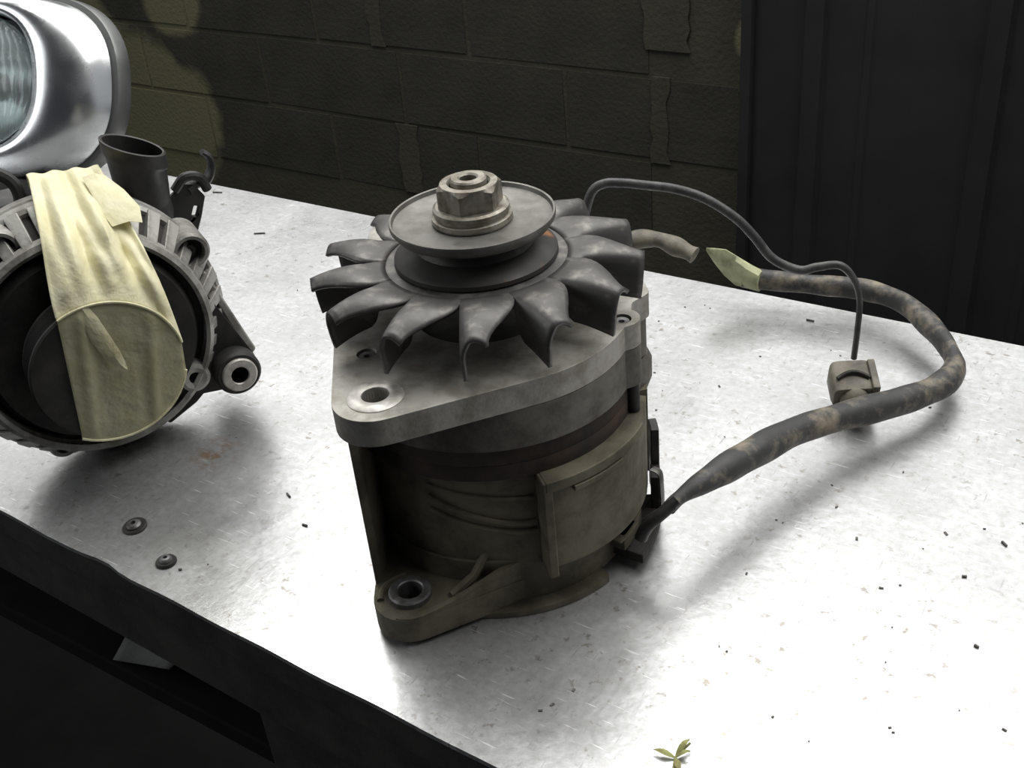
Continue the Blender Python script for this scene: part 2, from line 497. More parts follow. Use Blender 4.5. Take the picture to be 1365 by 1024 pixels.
# ------------------------------------------------------------------ main alternator (stands on its rear end)
alt = thing('alternator', 'grimy alternator standing upright with bladed fan and pulley on top', 'alternator', (0, 0, 0.0004), (0, 0, math.radians(37)))
HX, HY = pp(0.0777, -126)
body = circle(0, 0, 0.0655, 96)
hull1 = hull(body + circle(HX, HY, 0.0175, 48))
AX, AY = pp(0.103, 113)
hull2 = hull(circle(0, 0, 0.055, 64) + circle(AX, AY, 0.0135, 32))
EAR = pp(0.0625, -20)
def ear_r(a, c=EAR, r=0.0078):
    dx, dy = math.cos(a), math.sin(a)
    b = dx * c[0] + dy * c[1]; q = b * b - (c[0] ** 2 + c[1] ** 2 - r * r)
    return b + math.sqrt(q) if q > 0 and b > 0 else 0
def bulge(a, lo, hi, r0, r1, s=7):
    d = wrapdeg(a)
    return r0 + (r1 - r0) * sstep(d, lo, lo + s) * (1 - sstep(d, hi - s, hi))
def plate_r(a):
    return max(ray_r(hull1, a), ray_r(hull2, a), ear_r(a), bulge(a, -9, 100, 0.0655, 0.0740, 9))
SCR = [pp(0.0577, -151), pp(0.0625, -21), pp(0.06, 70), pp(0.06, 160)]
PZ0, PZ1 = 0.108, 0.120
bm = BM()
prism(bm, polar(plate_r), PZ0, PZ1, [circle(HX, HY, 0.0056, 28), circle(AX, AY, 0.0042, 24), circle(0, 0, 0.030, 48)] + [circle(x, y, 0.0042, 20) for x, y in SCR])
fb = obj('front_bracket', bm, m_plate, alt, 0.0009)
bm = BM(); lathe(bm, [(0.0, 0.1105), (0.031, 0.1105), (0.031, 0.1155), (0.0, 0.1155)], 48); obj('bearing_cover', bm, m_dark, alt)
bm = BM()
lathe(bm, [(0.0056, PZ1 - 0.004), (0.0056, PZ1 + 0.0009), (0.0061, PZ1 + 0.0012), (0.0098, PZ1 + 0.0012), (0.0115, PZ1 + 0.0003), (0.0115, PZ1 - 0.001)], 40, Matrix.Translation((HX, HY, 0)))
o = obj('lug_face', bm, m_bare, fb); o['label'] = 'bright worn ring around the mounting hole'
for x, y in SCR:
    bm = BM(); lathe(bm, [(0, 0.1175), (0.0012, 0.1175), (0.0014, 0.1188), (0.0034, 0.1190), (0.0040, 0.1180), (0.0040, 0.110), (0, 0.110)], 20, Matrix.Translation((x, y, 0)))
    obj('screw', bm, m_steel, fb)
def skirt_r(a):
    return max(bulge(a, -9, 100, 0.0655, 0.0725, 9), ear_r(a))
bm = BM(); prism(bm, polar(skirt_r), 0.089, PZ0 - 0.0002); obj('front_skirt', bm, m_cast, alt, 0.0008)
bm = BM()
lathe(bm, [(0.050, 0.0735), (0.0645, 0.0735), (0.0645, 0.0805), (0.0642, 0.0810), (0.0645, 0.0815), (0.0645, 0.0888), (0.050, 0.0888)], 120)
obj('stator', bm, m_stator, alt)
for ang in (-20, 70, 160):
    bm = BM(); lathe(bm, [(0, 0.06), (0.0032, 0.06), (0.0032, 0.112), (0, 0.112)], 18, Matrix.Translation((*pp(0.066, ang), 0))); obj('through_bolt', bm, m_dark, alt)
# rear casting
lug_low = hull(circle(0, 0, 0.059, 96) + circle(HX, HY, 0.0165, 48))
def rear_r(a):
    d = wrapdeg(a)
    r = 0.0665
    if -166 < d < -10:                         # hollow beside the lug, then the raised box
        r = 0.0600 + 0.0020 * sstep(d, -100, -77)
        if d > -76.5: r = 0.0705 + 0.0012 * math.cos(math.radians((d + 48) * 2.2))
    r = max(r, bulge(a, -12, 100, 0, 0.0715, 6) if d > -12 and d < 100 else 0, ear_r(a, EAR, 0.0088))
    return r
N = 480
bm = BM(); prism(bm, polar(rear_r, N), 0.0265, 0.0732)
rear = obj('rear_casting', bm, m_rear, alt, 0.0010)
# lip of the rear casting on the far side
bm = BM()
secs = []
for i in range(41):
    d = -9 + 107 * i / 40; k = sstep(i, 0, 5)
    secs.append([Vector((*pp(r_ if r_ < 0.067 else 0.067 + (r_ - 0.067) * k, d), z_)) for r_, z_ in ((0.064, 0.066), (0.0735, 0.068), (0.0760, 0.074), (0.0760, 0.083), (0.0740, 0.0875), (0.064, 0.0875))])
loft(bm, secs, True, True)
obj('casting_lip', bm, m_cast, rear)
# outer side wall between the two lugs, running up under the front lug
bm = BM(); secs = []
for i in range(25):
    d = -172 + 33 * i / 24; r = ray_r(lug_low, math.radians(d)) - 0.0002
    zt = 0.0735 + 0.034 * sstep(d, -166, -160)
    secs.append([Vector((*pp(r - 0.0048, d), 0.0125)), Vector((*pp(r, d), 0.0125)), Vector((*pp(r, d), zt)), Vector((*pp(r - 0.0048, d), zt))])
loft(bm, secs, True, True); obj('side_wall', bm, m_rear, rear, 0.0010)
# box detail: ledge and shallow recess along the top of the raised box
def patch(bm, d0, d1, z0, z1, r0, r1, n=16, zs=0.0):
    secs = []
    for i in range(n + 1):
        d = d0 + (d1 - d0) * i / n; dz = zs * i / n
        secs.append([Vector((*pp(r0, d), z0 + dz)), Vector((*pp(r1, d), z0 + dz)), Vector((*pp(r1, d), z1 + dz)), Vector((*pp(r0, d), z1 + dz))])
    loft(bm, secs, True, True)
bm = BM(); patch(bm, -76, -28, 0.0685, 0.0738, 0.062, 0.0733); obj('box_ledge', bm, m_rear, rear, 0.0007)
bm = BM(); patch(bm, -66, -44, 0.0655, 0.0682, 0.068, 0.0738); obj('cast_bar', bm, m_rear, rear, 0.0005)
bm = BM(); patch(bm, -77, -73.5, 0.022, 0.0735, 0.058, 0.0730, 4); obj('box_edge', bm, m_rear, rear, 0.0008)
# curved ribs in the hollow
for z_a, z_b, rr in ((0.060, 0.047, 0.0012), (0.053, 0.0425, 0.0012), (0.066, 0.0605, 0.0009)):
    pts = []
    for i in range(15):
        t = i / 14; d = -122 + 44 * t
        pts.append(Vector((*pp(0.0604 + 0.002 * sstep(d, -100, -77), d), z_a + (z_b - z_a) * math.sin(t * PI / 2))))
    bm = BM(); tube(bm, pts, rr, 8); obj('cast_rib', bm, m_rear, rear)
# lower lug: tray with a rim wall, a rib and a steel bush
def low_r(a):
    d = wrapdeg(a)
    return ray_r(lug_low, a) if -165 < d < -60 else 0.059
bm = BM(); prism(bm, polar(low_r), 0.0025, 0.0150, [circle(HX, HY, 0.0058, 28)])
low = obj('lower_lug', bm, m_rear, alt, 0.0010)
wallp = []
for i in range(40):
    d = -124 + 50 * i / 39
    wallp.append((d, ray_r(lug_low, math.radians(d)), 0.0158 + 0.011 * sstep(d, -122, -80)))
bm = BM()
secs = []
for d, r, zt in wallp:
    secs.append([Vector((*pp(r - 0.0045, d), 0.012)), Vector((*pp(r - 0.0003, d), 0.012)), Vector((*pp(r - 0.0003, d), zt)), Vector((*pp(r - 0.0045, d), zt))])
loft(bm, secs, True, True); obj('rim_wall', bm, m_rear, low, 0.0006)
bm = BM(); tube(bm, [Vector((*pp(0.072, -112), 0.0155)), Vector((*pp(0.064, -105), 0.021)), Vector((*pp(0.058, -100), 0.030))], 0.0022, 8); obj('cast_rib', bm, m_rear, low)
bm = BM()
pts = [Vector((HX + 0.0135 * math.cos(t), HY + 0.0135 * math.sin(t), 0.0152)) for t in [math.radians(a) for a in range(100, 190, 8)]]
tube(bm, pts, 0.0016, 8); obj('cast_curl', bm, m_rear, low)
bm = BM(); lathe(bm, [(0.0056, 0.004), (0.0056, 0.0178), (0.0062, 0.0184), (0.0090, 0.0184), (0.0097, 0.0176), (0.0097, 0.013)], 40, Matrix.Translation((HX, HY, 0)))
o = obj('bush', bm, m_steel, low); o['label'] = 'dark steel bush in the lower lug'
# rear cover and its flange
bm = BM(); lathe(bm, [(0, 0.0012), (0.0615, 0.0012), (0.0615, 0.0270), (0, 0.0270)], 96); obj('rear_cover', bm, m_rear, alt, 0.0008)
def flange_r(a):
    d = wrapdeg(a)
    k = sstep(d, -172, -166) * (1 - sstep(d, -50, -46))
    return 0.060 + 0.0085 * k
bm = BM(); prism(bm, polar(flange_r, 360), 0.0, 0.0030); obj('cover_flange', bm, m_rear, alt, 0.0006)
bm = BM(); patch(bm, -44, -30, 0.0185, 0.0310 - 0.012, 0.055, 0.0705, 6); patch(bm, -40, -22, 0.010, 0.0190, 0.055, 0.069, 8); obj('cover_step', bm, m_rear, alt, 0.0008)
# dark terminal bracket and clip where the loom leaves
bm = BM(); patch(bm, -38, -6, 0.0035, 0.0085, 0.058, 0.0770, 12, 0.004); obj('bracket_foot', bm, m_dark, alt, 0.0006)
bm = BM(); patch(bm, -14, -5, 0.004, 0.030, 0.072, 0.0765, 6); obj('terminal_bracket', bm, m_dark, alt, 0.0006)
bm = BM(); patch(bm, -6, 2, 0.012, 0.050, 0.0725, 0.0765, 5); obj('terminal_plate', bm, m_black, alt, 0.0006)
pts = crom([(*pp(0.0725, -18), 0.006), (*pp(0.0775, -18), 0.016), (*pp(0.0778, -18), 0.030), (*pp(0.0768, -17), 0.036), (*pp(0.0735, -16), 0.037)], 5)
bm = BM(); tube(bm, pts, 0.0022, 8, lambda t: (1.6, 0.5)); obj('terminal_clip', bm, m_steel, alt)
# fan: pressed disc with thirteen blades folded down along one edge
NB = 13; PITCH = 2 * PI / NB
FZ = 0.1455
bm = BM(); lathe(bm, [(0.014, FZ - 0.0015), (0.043, FZ - 0.0015), (0.043, FZ), (0.034, FZ + 0.001), (0.014, FZ + 0.001)], 78)
fan = obj('fan', bm, m_fan, alt)
def blade_mesh():
    bm = BM()
    NR, NC = 12, 14
    grid = []
    for i in range(NR + 1):
        t = i / NR
        r = 0.0395 + (0.0715 - 0.0395) * t
        free = PITCH * (0.50 - 0.56 * sstep(t, 0.16, 0.97) - 0.02 * t)     # counter-clockwise, free edge
        fold = -PITCH * (0.50 - 0.20 * t)                                   # clockwise edge, folded down
        drop = 0.0175 * sstep(t, 0.06, 0.40)
        zt = FZ + 0.0002 + 0.0015 * math.sin(t * PI) - 0.0018 * t * t
        row = []
        for k in range(NC + 1):
            s = k / NC
            if s <= 0.55:
                q = s / 0.55
                a = free + (fold - free) * q
                z = zt + 0.0018 * sstep(t, 0.05, 0.5) * math.sin(q * PI) - 0.002 * (1 - q) * t
                rr = r
            else:
                q = (s - 0.55) / 0.45
                a = fold - PITCH * 0.07 * t * sstep(q, 0, 0.35)
                z = zt - drop * q
                rr = r - 0.0015 * q * q * t
            row.append(bm.verts.new((rr * math.cos(a), rr * math.sin(a), z)))
        grid.append(row)
    for i in range(NR):
        for k in range(NC):
            bm.faces.new((grid[i][k], grid[i][k + 1], grid[i + 1][k + 1], grid[i + 1][k]))
    return bm
bl0 = None
for k in range(NB):
    if bl0 is None:
        bl0 = obj('fan_blade', blade_mesh(), m_fan, fan, ang=60)
        s = bl0.modifiers.new('thickness', 'SOLIDIFY'); s.thickness = 0.0017; s.offset = 0
        b = bl0
    else:
        b = bl0.copy(); C.objects.link(b); b.parent = fan
    b.rotation_euler = (0, 0, math.radians(-93.0) + PITCH * k + PITCH * 0.20)
# pulley, washers, nut, shaft
bm = BM()
lathe(bm, [(0.0080, 0.1630), (0.0310, 0.1628), (0.0338, 0.1640), (0.0343, 0.1658), (0.0351, 0.1660), (0.0354, 0.1650), (0.0352, 0.1636),
           (0.0335, 0.1612), (0.0260, 0.1585), (0.0245, 0.1568), (0.0080, 0.1568)], 96)
pul = obj('pulley', bm, m_pulley, alt, ang=30)
bm = BM()
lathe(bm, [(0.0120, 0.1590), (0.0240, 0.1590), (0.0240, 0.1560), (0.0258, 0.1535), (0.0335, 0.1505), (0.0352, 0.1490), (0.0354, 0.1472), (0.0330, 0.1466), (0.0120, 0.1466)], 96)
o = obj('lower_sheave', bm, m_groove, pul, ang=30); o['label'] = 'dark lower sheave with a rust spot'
bm = BM(); lathe(bm, [(0.008, 0.1631), (0.0168, 0.1631), (0.0172, 0.1640), (0.0170, 0.1658), (0.0158, 0.1663), (0.0158, 0.1676), (0.0164, 0.1680), (0.0162, 0.1696), (0.0150, 0.1704), (0.008, 0.1704)], 64)
obj('washer', bm, m_nut, alt, ang=30)
bm = BM()
hexo = [(0.0142 * math.cos(math.radians(60 * i + 12)), 0.0142 * math.sin(math.radians(60 * i + 12))) for i in range(6)]
lo, hi = 0.1705, 0.1798
def ringn(r, z, n=48, hexed=False):
    out = []
    for i in range(n):
        a = 2 * PI * i / n
        rr = min(ray_r(hexo, a), r) if hexed else r
        out.append(Vector((rr * math.cos(a), rr * math.sin(a), z)))
    return out
def hexring(z_in, dz):
    out = []
    for p in ringn(1, 0, 72, True):
        ex = (p.length - 0.0123) / 0.0019
        out.append(Vector((p.x, p.y, z_in + dz * max(0, ex))))
    return out
loft(bm, [ringn(0.0075, lo, 72), hexring(lo, 0.0), hexring(hi - 0.0004, -0.0014), ringn(0.0121, hi + 0.0003, 72), ringn(0.0092, hi + 0.0004, 72), ringn(0.0082, hi - 0.0008, 72)])
obj('hex_nut', bm, m_nut, alt, ang=30)
bm = BM(); lathe(bm, [(0.0036, 0.172), (0.0036, 0.1815), (0.0044, 0.1822), (0.0070, 0.1822), (0.0077, 0.1815), (0.0077, 0.120), (0.0, 0.120), (0, 0.172)], 40)
sh = obj('shaft', bm, m_nut, alt, ang=30)
bm = BM(); lathe(bm, [(0, 0.1745), (0.0037, 0.1745), (0.0037, 0.1742), (0, 0.1742)], 24); obj('shaft_socket', bm, m_dark, sh)

# ------------------------------------------------------------------ wiring loom looping from the alternator over the bench
loom = thing('wiring_loom', 'dusty dark sleeved wiring loom looping from the upright alternator to a plug', 'cable', (0.12, 0.14, 0.0))
LO = Vector((0.12, 0.14, 0.0))
def rel(pts): return [Vector(p) - LO for p in pts]
lp = [(0.0861, -0.0012, 0.034), (0.0881, 0.0137, 0.036), (0.0944, 0.0363, 0.035), (0.1015, 0.0634, 0.032), (0.1111, 0.0975, 0.027), (0.1271, 0.1295, 0.022), (0.1453, 0.1587, 0.018), (0.158, 0.1834, 0.016), (0.1606, 0.2064, 0.015), (0.1511, 0.2267, 0.016), (0.134, 0.2472, 0.017), (0.1136, 0.2642, 0.018), (0.0889, 0.2702, 0.018), (0.0623, 0.2652, 0.018), (0.0355, 0.2581, 0.019), (0.0176, 0.2528, 0.02)]
P = crom(rel(lp), 8)
def srad(t):
    return (0.0032 + 0.0042 * sstep(t, 0.03, 0.13)) * (1 + 0.05 * math.sin(t * 41) + 0.03 * math.sin(t * 97 + 1)) * (1 - 0.12 * sstep(t, 0.45, 0.62))
def sflat(t):
    k = math.exp(-((t - 0.56) / 0.06) ** 2) + 0.7 * math.exp(-((t - 0.72) / 0.03) ** 2)
    return (1 - 0.3 * k, 1 + 0.12 * k)
bm = BM(); tube(bm, P[4:], srad, 14, sflat)
obj('sleeve', bm, m_sleeve, loom, ang=60)
bm = BM(); tube(bm, crom(rel([(0.0778, -0.0045, 0.022), (0.0800, -0.0030, 0.028), (0.0845, -0.0005, 0.034), (0.0890, 0.0055, 0.0385)]), 6), 0.0030, 10); obj('inner_wire', bm, m_black, loom)
bm = BM(); tube(bm, crom(rel([(0.0775, 0.002, 0.026), (0.0815, 0.0015, 0.031), (0.0865, 0.0030, 0.036), (0.0900, 0.0078, 0.0395)]), 6), 0.0026, 10); obj('inner_wire', bm, m_black, loom)
wp = [(0.1121, 0.1836, 0.022), (0.1126, 0.1838, 0.0401), (0.1124, 0.1837, 0.0585), (0.1087, 0.1821, 0.0711), (0.1019, 0.1791, 0.0791), (0.0915, 0.1745, 0.0783), (0.0828, 0.1707, 0.0765), (0.0701, 0.1652, 0.0833), (0.0608, 0.1611, 0.0964), (0.0518, 0.1571, 0.1072), (0.0376, 0.1509, 0.118), (0.0236, 0.1447, 0.1237), (0.0094, 0.1385, 0.1261), (-0.0012, 0.1339, 0.1275), (-0.0102, 0.1299, 0.1273), (-0.0165, 0.1271, 0.122),
      (-0.022, 0.126, 0.104), (-0.026, 0.118, 0.080), (-0.022, 0.100, 0.055), (-0.012, 0.078, 0.045)]
bm = BM(); tube(bm, crom(rel(wp), 6), lambda t: 0.0017 + 0.0008 * sstep(t, 0.1, 0.3), 10); obj('thin_wire', bm, m_wire, loom)
# the plug hangs at the end of the thin wire, boot and latch
pm = Matrix.Translation(Vector((0.1163, 0.1688, 0.0150)) - LO) @ Matrix.Rotation(math.radians(30), 4, 'Z') @ Matrix.Rotation(math.radians(-72), 4, 'X')
bm = BM()
secs = []
for z, sx, sy in ((-0.010, 0.0112, 0.0075), (-0.006, 0.0118, 0.0082), (0.006, 0.0118, 0.0085), (0.0105, 0.0105, 0.0078)):
    secs.append([pm @ Vector((sx * (abs(math.cos(a)) ** 0.4) * (1 if math.cos(a) > 0 else -1), sy * (abs(math.sin(a)) ** 0.4) * (1 if math.sin(a) > 0 else -1), z)) for a in [2 * PI * i / 32 for i in range(32)]])
loft(bm, secs, True, True); plug = obj('plug', bm, m_plug, loom, 0.0006)
bm = BM(); box(bm, 0.0085, 0.0125, -0.0095, 0.004, -0.011, 0.0095, pm); obj('latch', bm, m_plug, plug, 0.0008)
bm = BM(); tube(bm, [pm @ Vector((-0.009 + 0.017 * i / 12, -0.0088 - 0.001 * math.sin(i / 12 * PI), -0.003 + 0.0035 * math.sin(i / 12 * PI))) for i in range(13)], 0.0012, 8); obj('seal_groove', bm, m_dark, plug)
bm = BM(); lathe(bm, [(0, -0.022), (0.0060, -0.022), (0.0070, -0.017), (0.0064, -0.0145), (0.0078, -0.0125), (0.0078, -0.009), (0, -0.009)], 28, pm); obj('boot', bm, m_plug, plug)
# green tape ending of the sleeve
bm = BM()
e0 = Vector((0.0176, 0.2528, 0.02)) - LO
secs = []
for i, (dx, dz, w_, h_) in enumerate(((0.012, 0.000, 0.0062, 0.0066), (0.004, 0.002, 0.0070, 0.0078), (-0.004, 0.004, 0.0050, 0.0100), (-0.012, 0.0075, 0.0026, 0.0094), (-0.020, 0.0115, 0.0012, 0.0050), (-0.025, 0.0150, 0.0008, 0.0012))):
    secs.append([e0 + Vector((dx, w_ * math.cos(a), dz + h_ * math.sin(a) * (1 + 0.1 * math.sin(3 * a + i)))) for a in [2 * PI * k / 14 for k in range(14)]])
loft(bm, secs, True, True); o = obj('tape_end', bm, m_greentape, loom, ang=30); o['label'] = 'torn pale green tape around the cut end'
# the other sleeve end, behind the fan
bm = BM()
q = crom(rel([(0.0060, 0.206, 0.0545), (-0.0050, 0.206, 0.0578), (-0.0190, 0.204, 0.0615), (-0.034, 0.196, 0.0600), (-0.048, 0.175, 0.050), (-0.046, 0.130, 0.036), (-0.034, 0.095, 0.034), (-0.022, 0.075, 0.036)]), 6)
tube(bm, q, lambda t: 0.0062 - 0.0008 * math.sin(t * 30), 12, lambda t: (1, 0.8)); o = obj('sleeve_end', bm, m_plug, loom); o['label'] = 'brown flattened end of a second sleeve'

# ------------------------------------------------------------------ second alternator lying on its side, pulley under masking tape
n_ = Vector((0.88294759, -0.46947156, 0.0)); e_ = Vector((0.46947156, 0.88294759, 0)); t_ = n_.cross(e_)
A2 = Matrix.Identity(4)
for i in range(3):
    A2[i][0] = e_[i]; A2[i][1] = t_[i]; A2[i][2] = n_[i]
A2.translation = Vector((-0.1894, -0.0669, 0.0755))
alt2 = thing('alternator', 'second alternator lying on its side with masking tape wrapped over its pulley', 'alternator')
alt2.matrix_world = A2
# local axes: x = along e (right), y = up along t, z = forward along the shaft
def l2(name, bm, mat, parent=None, bevel=0, ang=35):
    return obj(name, bm, mat, parent or alt2, bevel, ang)
bm = BM()
lathe(bm, [(0.0, -0.112), (0.046, -0.112), (0.0505, -0.106), (0.0530, -0.085), (0.0580, -0.080), (0.0640, -0.074), (0.0640, -0.058), (0.050, -0.058), (0, -0.058)], 96)
l2('rear_housing', bm, m_alt)
bm = BM()
lathe(bm, [(0.0585, -0.040), (0.0610, -0.039), (0.0720, -0.054), (0.0720, -0.060), (0.0585, -0.058)], 120)
ring = l2('slot_backing', bm, m_dark, ang=50)
bm = BM()
lathe(bm, [(0.0585, -0.0315), (0.0605, -0.0305), (0.0630, -0.0325), (0.0640, -0.0370), (0.0615, -0.0385), (0.0590, -0.0385)], 120)
l2('inner_ring', bm, m_alt, ring)
bm = BM()
lathe(bm, [(0.0, -0.058), (0.0590, -0.057), (0.0590, -0.044), (0.057, -0.042), (0.054, -0.044), (0.030, -0.044), (0.026, -0.038), (0.0, -0.038)], 96)
l2('dark_recess', bm, m_altdark)
# slanting ribs between the ventilation slots on the shoulder
bm = BM()
for p in ((0.0620, -0.0345), (0.0755, -0.0545)):
    pass
R_ = [Vector((0.0605, y, -0.0400)) for y in (-0.0031, 0.0031)] + [Vector((0.0700, y, -0.0560)) for y in (0.0038, -0.0038)]
T_ = [Vector((0.0632, y, -0.0345)) for y in (-0.0031, 0.0031)] + [Vector((0.0752, y, -0.0530)) for y in (0.0038, -0.0038)]
loft(bm, [R_, T_], True, True)
rib0 = l2('shoulder_rib', bm, m_alt, ring, 0.0006)
first = True
NRIB = 38
for k in range(NRIB):
    a = 2 * PI * k / NRIB
    if first: r_ = rib0; first = False
    else:
        r_ = rib0.copy(); C.objects.link(r_); r_.parent = ring
    r_.rotation_euler = (0, 0, a)
# outer band of the shoulder behind the slots
bm = BM(); lathe(bm, [(0.0650, -0.0540), (0.0730, -0.0520), (0.0748, -0.0540), (0.0750, -0.0600), (0.0738, -0.0612), (0.0738, -0.0630), (0.0748, -0.0640), (0.0740, -0.0720), (0.0720, -0.0760), (0.0650, -0.0760)], 120)
l2('shoulder_band', bm, m_alt, ring)
# bolt ears
def ear(ang, rr, z0, z1, r=0.0095):
    x, y = pp(rr, ang)
    bm = BM(); lathe(bm, [(0, z0), (r, z0), (r, z1 - 0.0015), (r - 0.0012, z1), (r - 0.0030, z1), (r - 0.0034, z1 - 0.006), (0, z1 - 0.006)], 36, Matrix.Translation((x, y, 0)))
    b = l2('bolt_ear', bm, m_alt, ring)
    bm = BM(); lathe(bm, [(0, z1 - 0.0062), (0.0036, z1 - 0.0062), (0.0036, z1 - 0.0030), (0.0016, z1 - 0.0026), (0.0014, z1 - 0.0045), (0, z1 - 0.0045)], 6, Matrix.Translation((x, y, 0)))
    l2('bolt_head', bm, m_dark, b)
    bm = BM(); lathe(bm, [(0, z1 - 0.0066), (r - 0.0031, z1 - 0.0066), (r - 0.0031, z1 - 0.0058), (0, z1 - 0.0058)], 30, Matrix.Translation((x, y, 0)))
    l2('bolt_pocket', bm, m_dark, b)
ear(27, 0.0697, -0.070, -0.042, 0.0105); ear(115, 0.0665, -0.070, -0.042, 0.0105); ear(-118, 0.0665, -0.066, -0.045, 0.008); ear(-160, 0.0665, -0.066, -0.045, 0.008)
# swivel lug: arm and bush
LX, LY = 0.0688, -0.0421
bm = BM()
arm = hull(circle(LX, LY, 0.0135, 32) + [(0.046, 0.030), (0.058, 0.022), (0.030, -0.050), (0.040, -0.050)])
prism(bm, arm, -0.052, -0.040, [circle(LX, LY, 0.0075, 28)])
arm_o = l2('swivel_lug', bm, m_altdark, None, 0.0012)
bm = BM(); lathe(bm, [(0.0085, -0.085), (0.0132, -0.085), (0.0132, -0.031), (0.0120, -0.0295), (0.0085, -0.0295)], 40, Matrix.Translation((LX, LY, 0)))
l2('lug_tube', bm, m_altdark, arm_o)
bm = BM(); lathe(bm, [(0.0050, -0.084), (0.0102, -0.084), (0.0102, -0.0285), (0.0095, -0.0278), (0.0056, -0.0278), (0.0050, -0.0285)], 40, Matrix.Translation((LX, LY, 0)))
o = l2('steel_bush', bm, m_bare, arm_o); o['label'] = 'bright ring of the steel bush'
bm = BM(); lathe(bm, [(0, -0.060), (0.0051, -0.060), (0.0051, -0.058), (0, -0.058)], 24, Matrix.Translation((LX, LY, 0))); l2('bush_bore', bm, m_dark, arm_o)
bm = BM(); prism(bm, [(0.0640, 0.0150), (0.0680, 0.0160), (0.0855, -0.0400), (0.0810, -0.0440)], -0.088, -0.048); o = l2('arm_web', bm, m_alt, arm_o, 0.0012)
bm = BM(); prism(bm, [(0.020, -0.056), (0.052, -0.040), (0.060, -0.046), (0.044, -0.058), (0.026, -0.066)], -0.060, -0.042); l2('foot_web', bm, m_altdark, arm_o, 0.0015)
bm = BM(); lathe(bm, [(0.0035, -0.040), (0.0085, -0.040), (0.0085, -0.0315), (0.0065, -0.0305), (0.0035, -0.0315)], 30, Matrix.Translation((0.0450, -0.0365, 0))); l2('cast_eye', bm, m_alt, arm_o)
# pulley
R2 = 0.0375
bm = BM()
lathe(bm, [(0, -0.003), (0.020, -0.003), (0.024, -0.0005), (R2 - 0.001, 0.0), (R2, -0.001), (R2, -0.003), (R2 - 0.0025, -0.005), (R2, -0.007), (R2 - 0.0025, -0.009), (R2, -0.011), (R2 - 0.0025, -0.013),
           (R2, -0.015), (R2 - 0.0025, -0.017), (R2, -0.019), (R2, -0.0215), (0.022, -0.0215), (0.020, -0.040), (0, -0.040)], 96)
l2('pulley', bm, m_altdark)
# cooling fan edge behind the pulley
bm = BM(); lathe(bm, [(0.020, -0.030), (0.052, -0.030), (0.055, -0.036), (0.055, -0.038), (0.020, -0.038)], 96); l2('fan_disc', bm, m_altdark)
# masking tape: over the pulley face, over its rim, back across the housing
def tape_grid():
    rows = []
    NU = 44
    x_lo, x_hi = -0.0189, 0.0378           # strip across the face, leaning a little
    rt = R2 + 0.0012
    tilt = math.radians(-5.7)
    def rot(x, y): return (x * math.cos(tilt) - y * math.sin(tilt), x * math.sin(tilt) + y * math.cos(tilt))
    us = [x_lo + (x_hi - x_lo) * i / NU for i in range(NU + 1)]
    g = random.Random(3)
    ph = [g.uniform(0, 6.28) for _ in range(12)]
    cols = []
    for i, u in enumerate(us):
        f = i / NU
        h = math.sqrt(max(rt * rt - u * u, 1e-6))
        wr1 = 0.0010 * math.sin(f * 19 + ph[0]) * math.sin(f * 7 + ph[1])
        pts = []
        # lip round the lower rim
        x, y = rot(u, -h); pts.append((x, y, -0.0045 + 0.003 * math.sin(f * 23 + 1)))
        pts.append((x, y, 0.0006))
        # face
        for k in range(1, 12):
            q = k / 12
            x, y = rot(u, -h + 2 * h * q)
            z = 0.0010 + 0.0006 * abs(wr1) * 1000 * 0.4 + 0.0011 * max(0, math.sin(f * 11 + 0.6 - q * 1.2)) ** 6
            pts.append((x, y, z))
        x, y = rot(u, h); pts.append((x, y, 0.0012))
        pts.append((x * 1.012, y * 1.012 + 0.0006, 0.0000))
        # bridge back and up to the top of the housing
        tx0, ty0 = x * 1.012, y * 1.012 + 0.0006
        ex, ey = -0.0035 + 0.0358 * f, 0.0825 - 0.0045 * f
        ex2 = ex
        for k in range(1, 19):
            q = k / 18
            s = q
            xx = tx0 + (ex2 + (ex - ex2) * q - tx0) * s
            yy = ty0 + (ey - ty0) * (s ** 0.72)
            zz = -0.058 * q - 0.012 * q * q + 0.009 * math.sin(q * PI) * (0.6 + 0.4 * f)
            env = math.sin(min(1, q * 1.15) * PI) ** 0.7 if q < 0.87 else 0.35
            wr = 0.0024 * math.sin(f * 17 + 1.6 * math.sin(q * 1.9 + ph[2]) + ph[3]) + 0.0010 * math.sin(f * 33 + 3 * q + ph[4]) + 0.0008 * math.sin(f * 9 - 7 * q + ph[5])
            wr += 0.0004 * math.sin(q * 22 + 4 * f + ph[6]) * (f > 0.4)
            pts.append((xx, yy + wr * env * 0.9, zz + wr * env * 1.7))
        # folded over the top and down behind
        for (dy, dz) in ((0.0008, -0.006), (-0.0030, -0.011), (-0.010, -0.014)):
            pts.append((ex, ey + dy + 0.0006 * math.sin(f * 21), -0.070 + dz))
        cols.append(pts)
    return cols
cols = tape_grid()
def strip(a, b):
    bm = BM()
    V = [[bm.verts.new(p) for p in col[a:b]] for col in cols]
    for A, B in zip(V, V[1:]):
        for k in range(len(A) - 1): bm.faces.new((A[k], A[k + 1], B[k + 1], B[k]))
    return bm
tp = l2('masking_tape', strip(13, None), m_tape, ang=50)
s = tp.modifiers.new('thickness', 'SOLIDIFY'); s.thickness = 0.0004; s.offset = 1
tf = l2('tape_over_pulley', strip(0, 14), m_tape1, ang=50)
s = tf.modifiers.new('thickness', 'SOLIDIFY'); s.thickness = 0.0002; s.offset = 1
tf['label'] = 'single layer of tape stuck over the dark pulley face, extra clear to darken its unlit side'
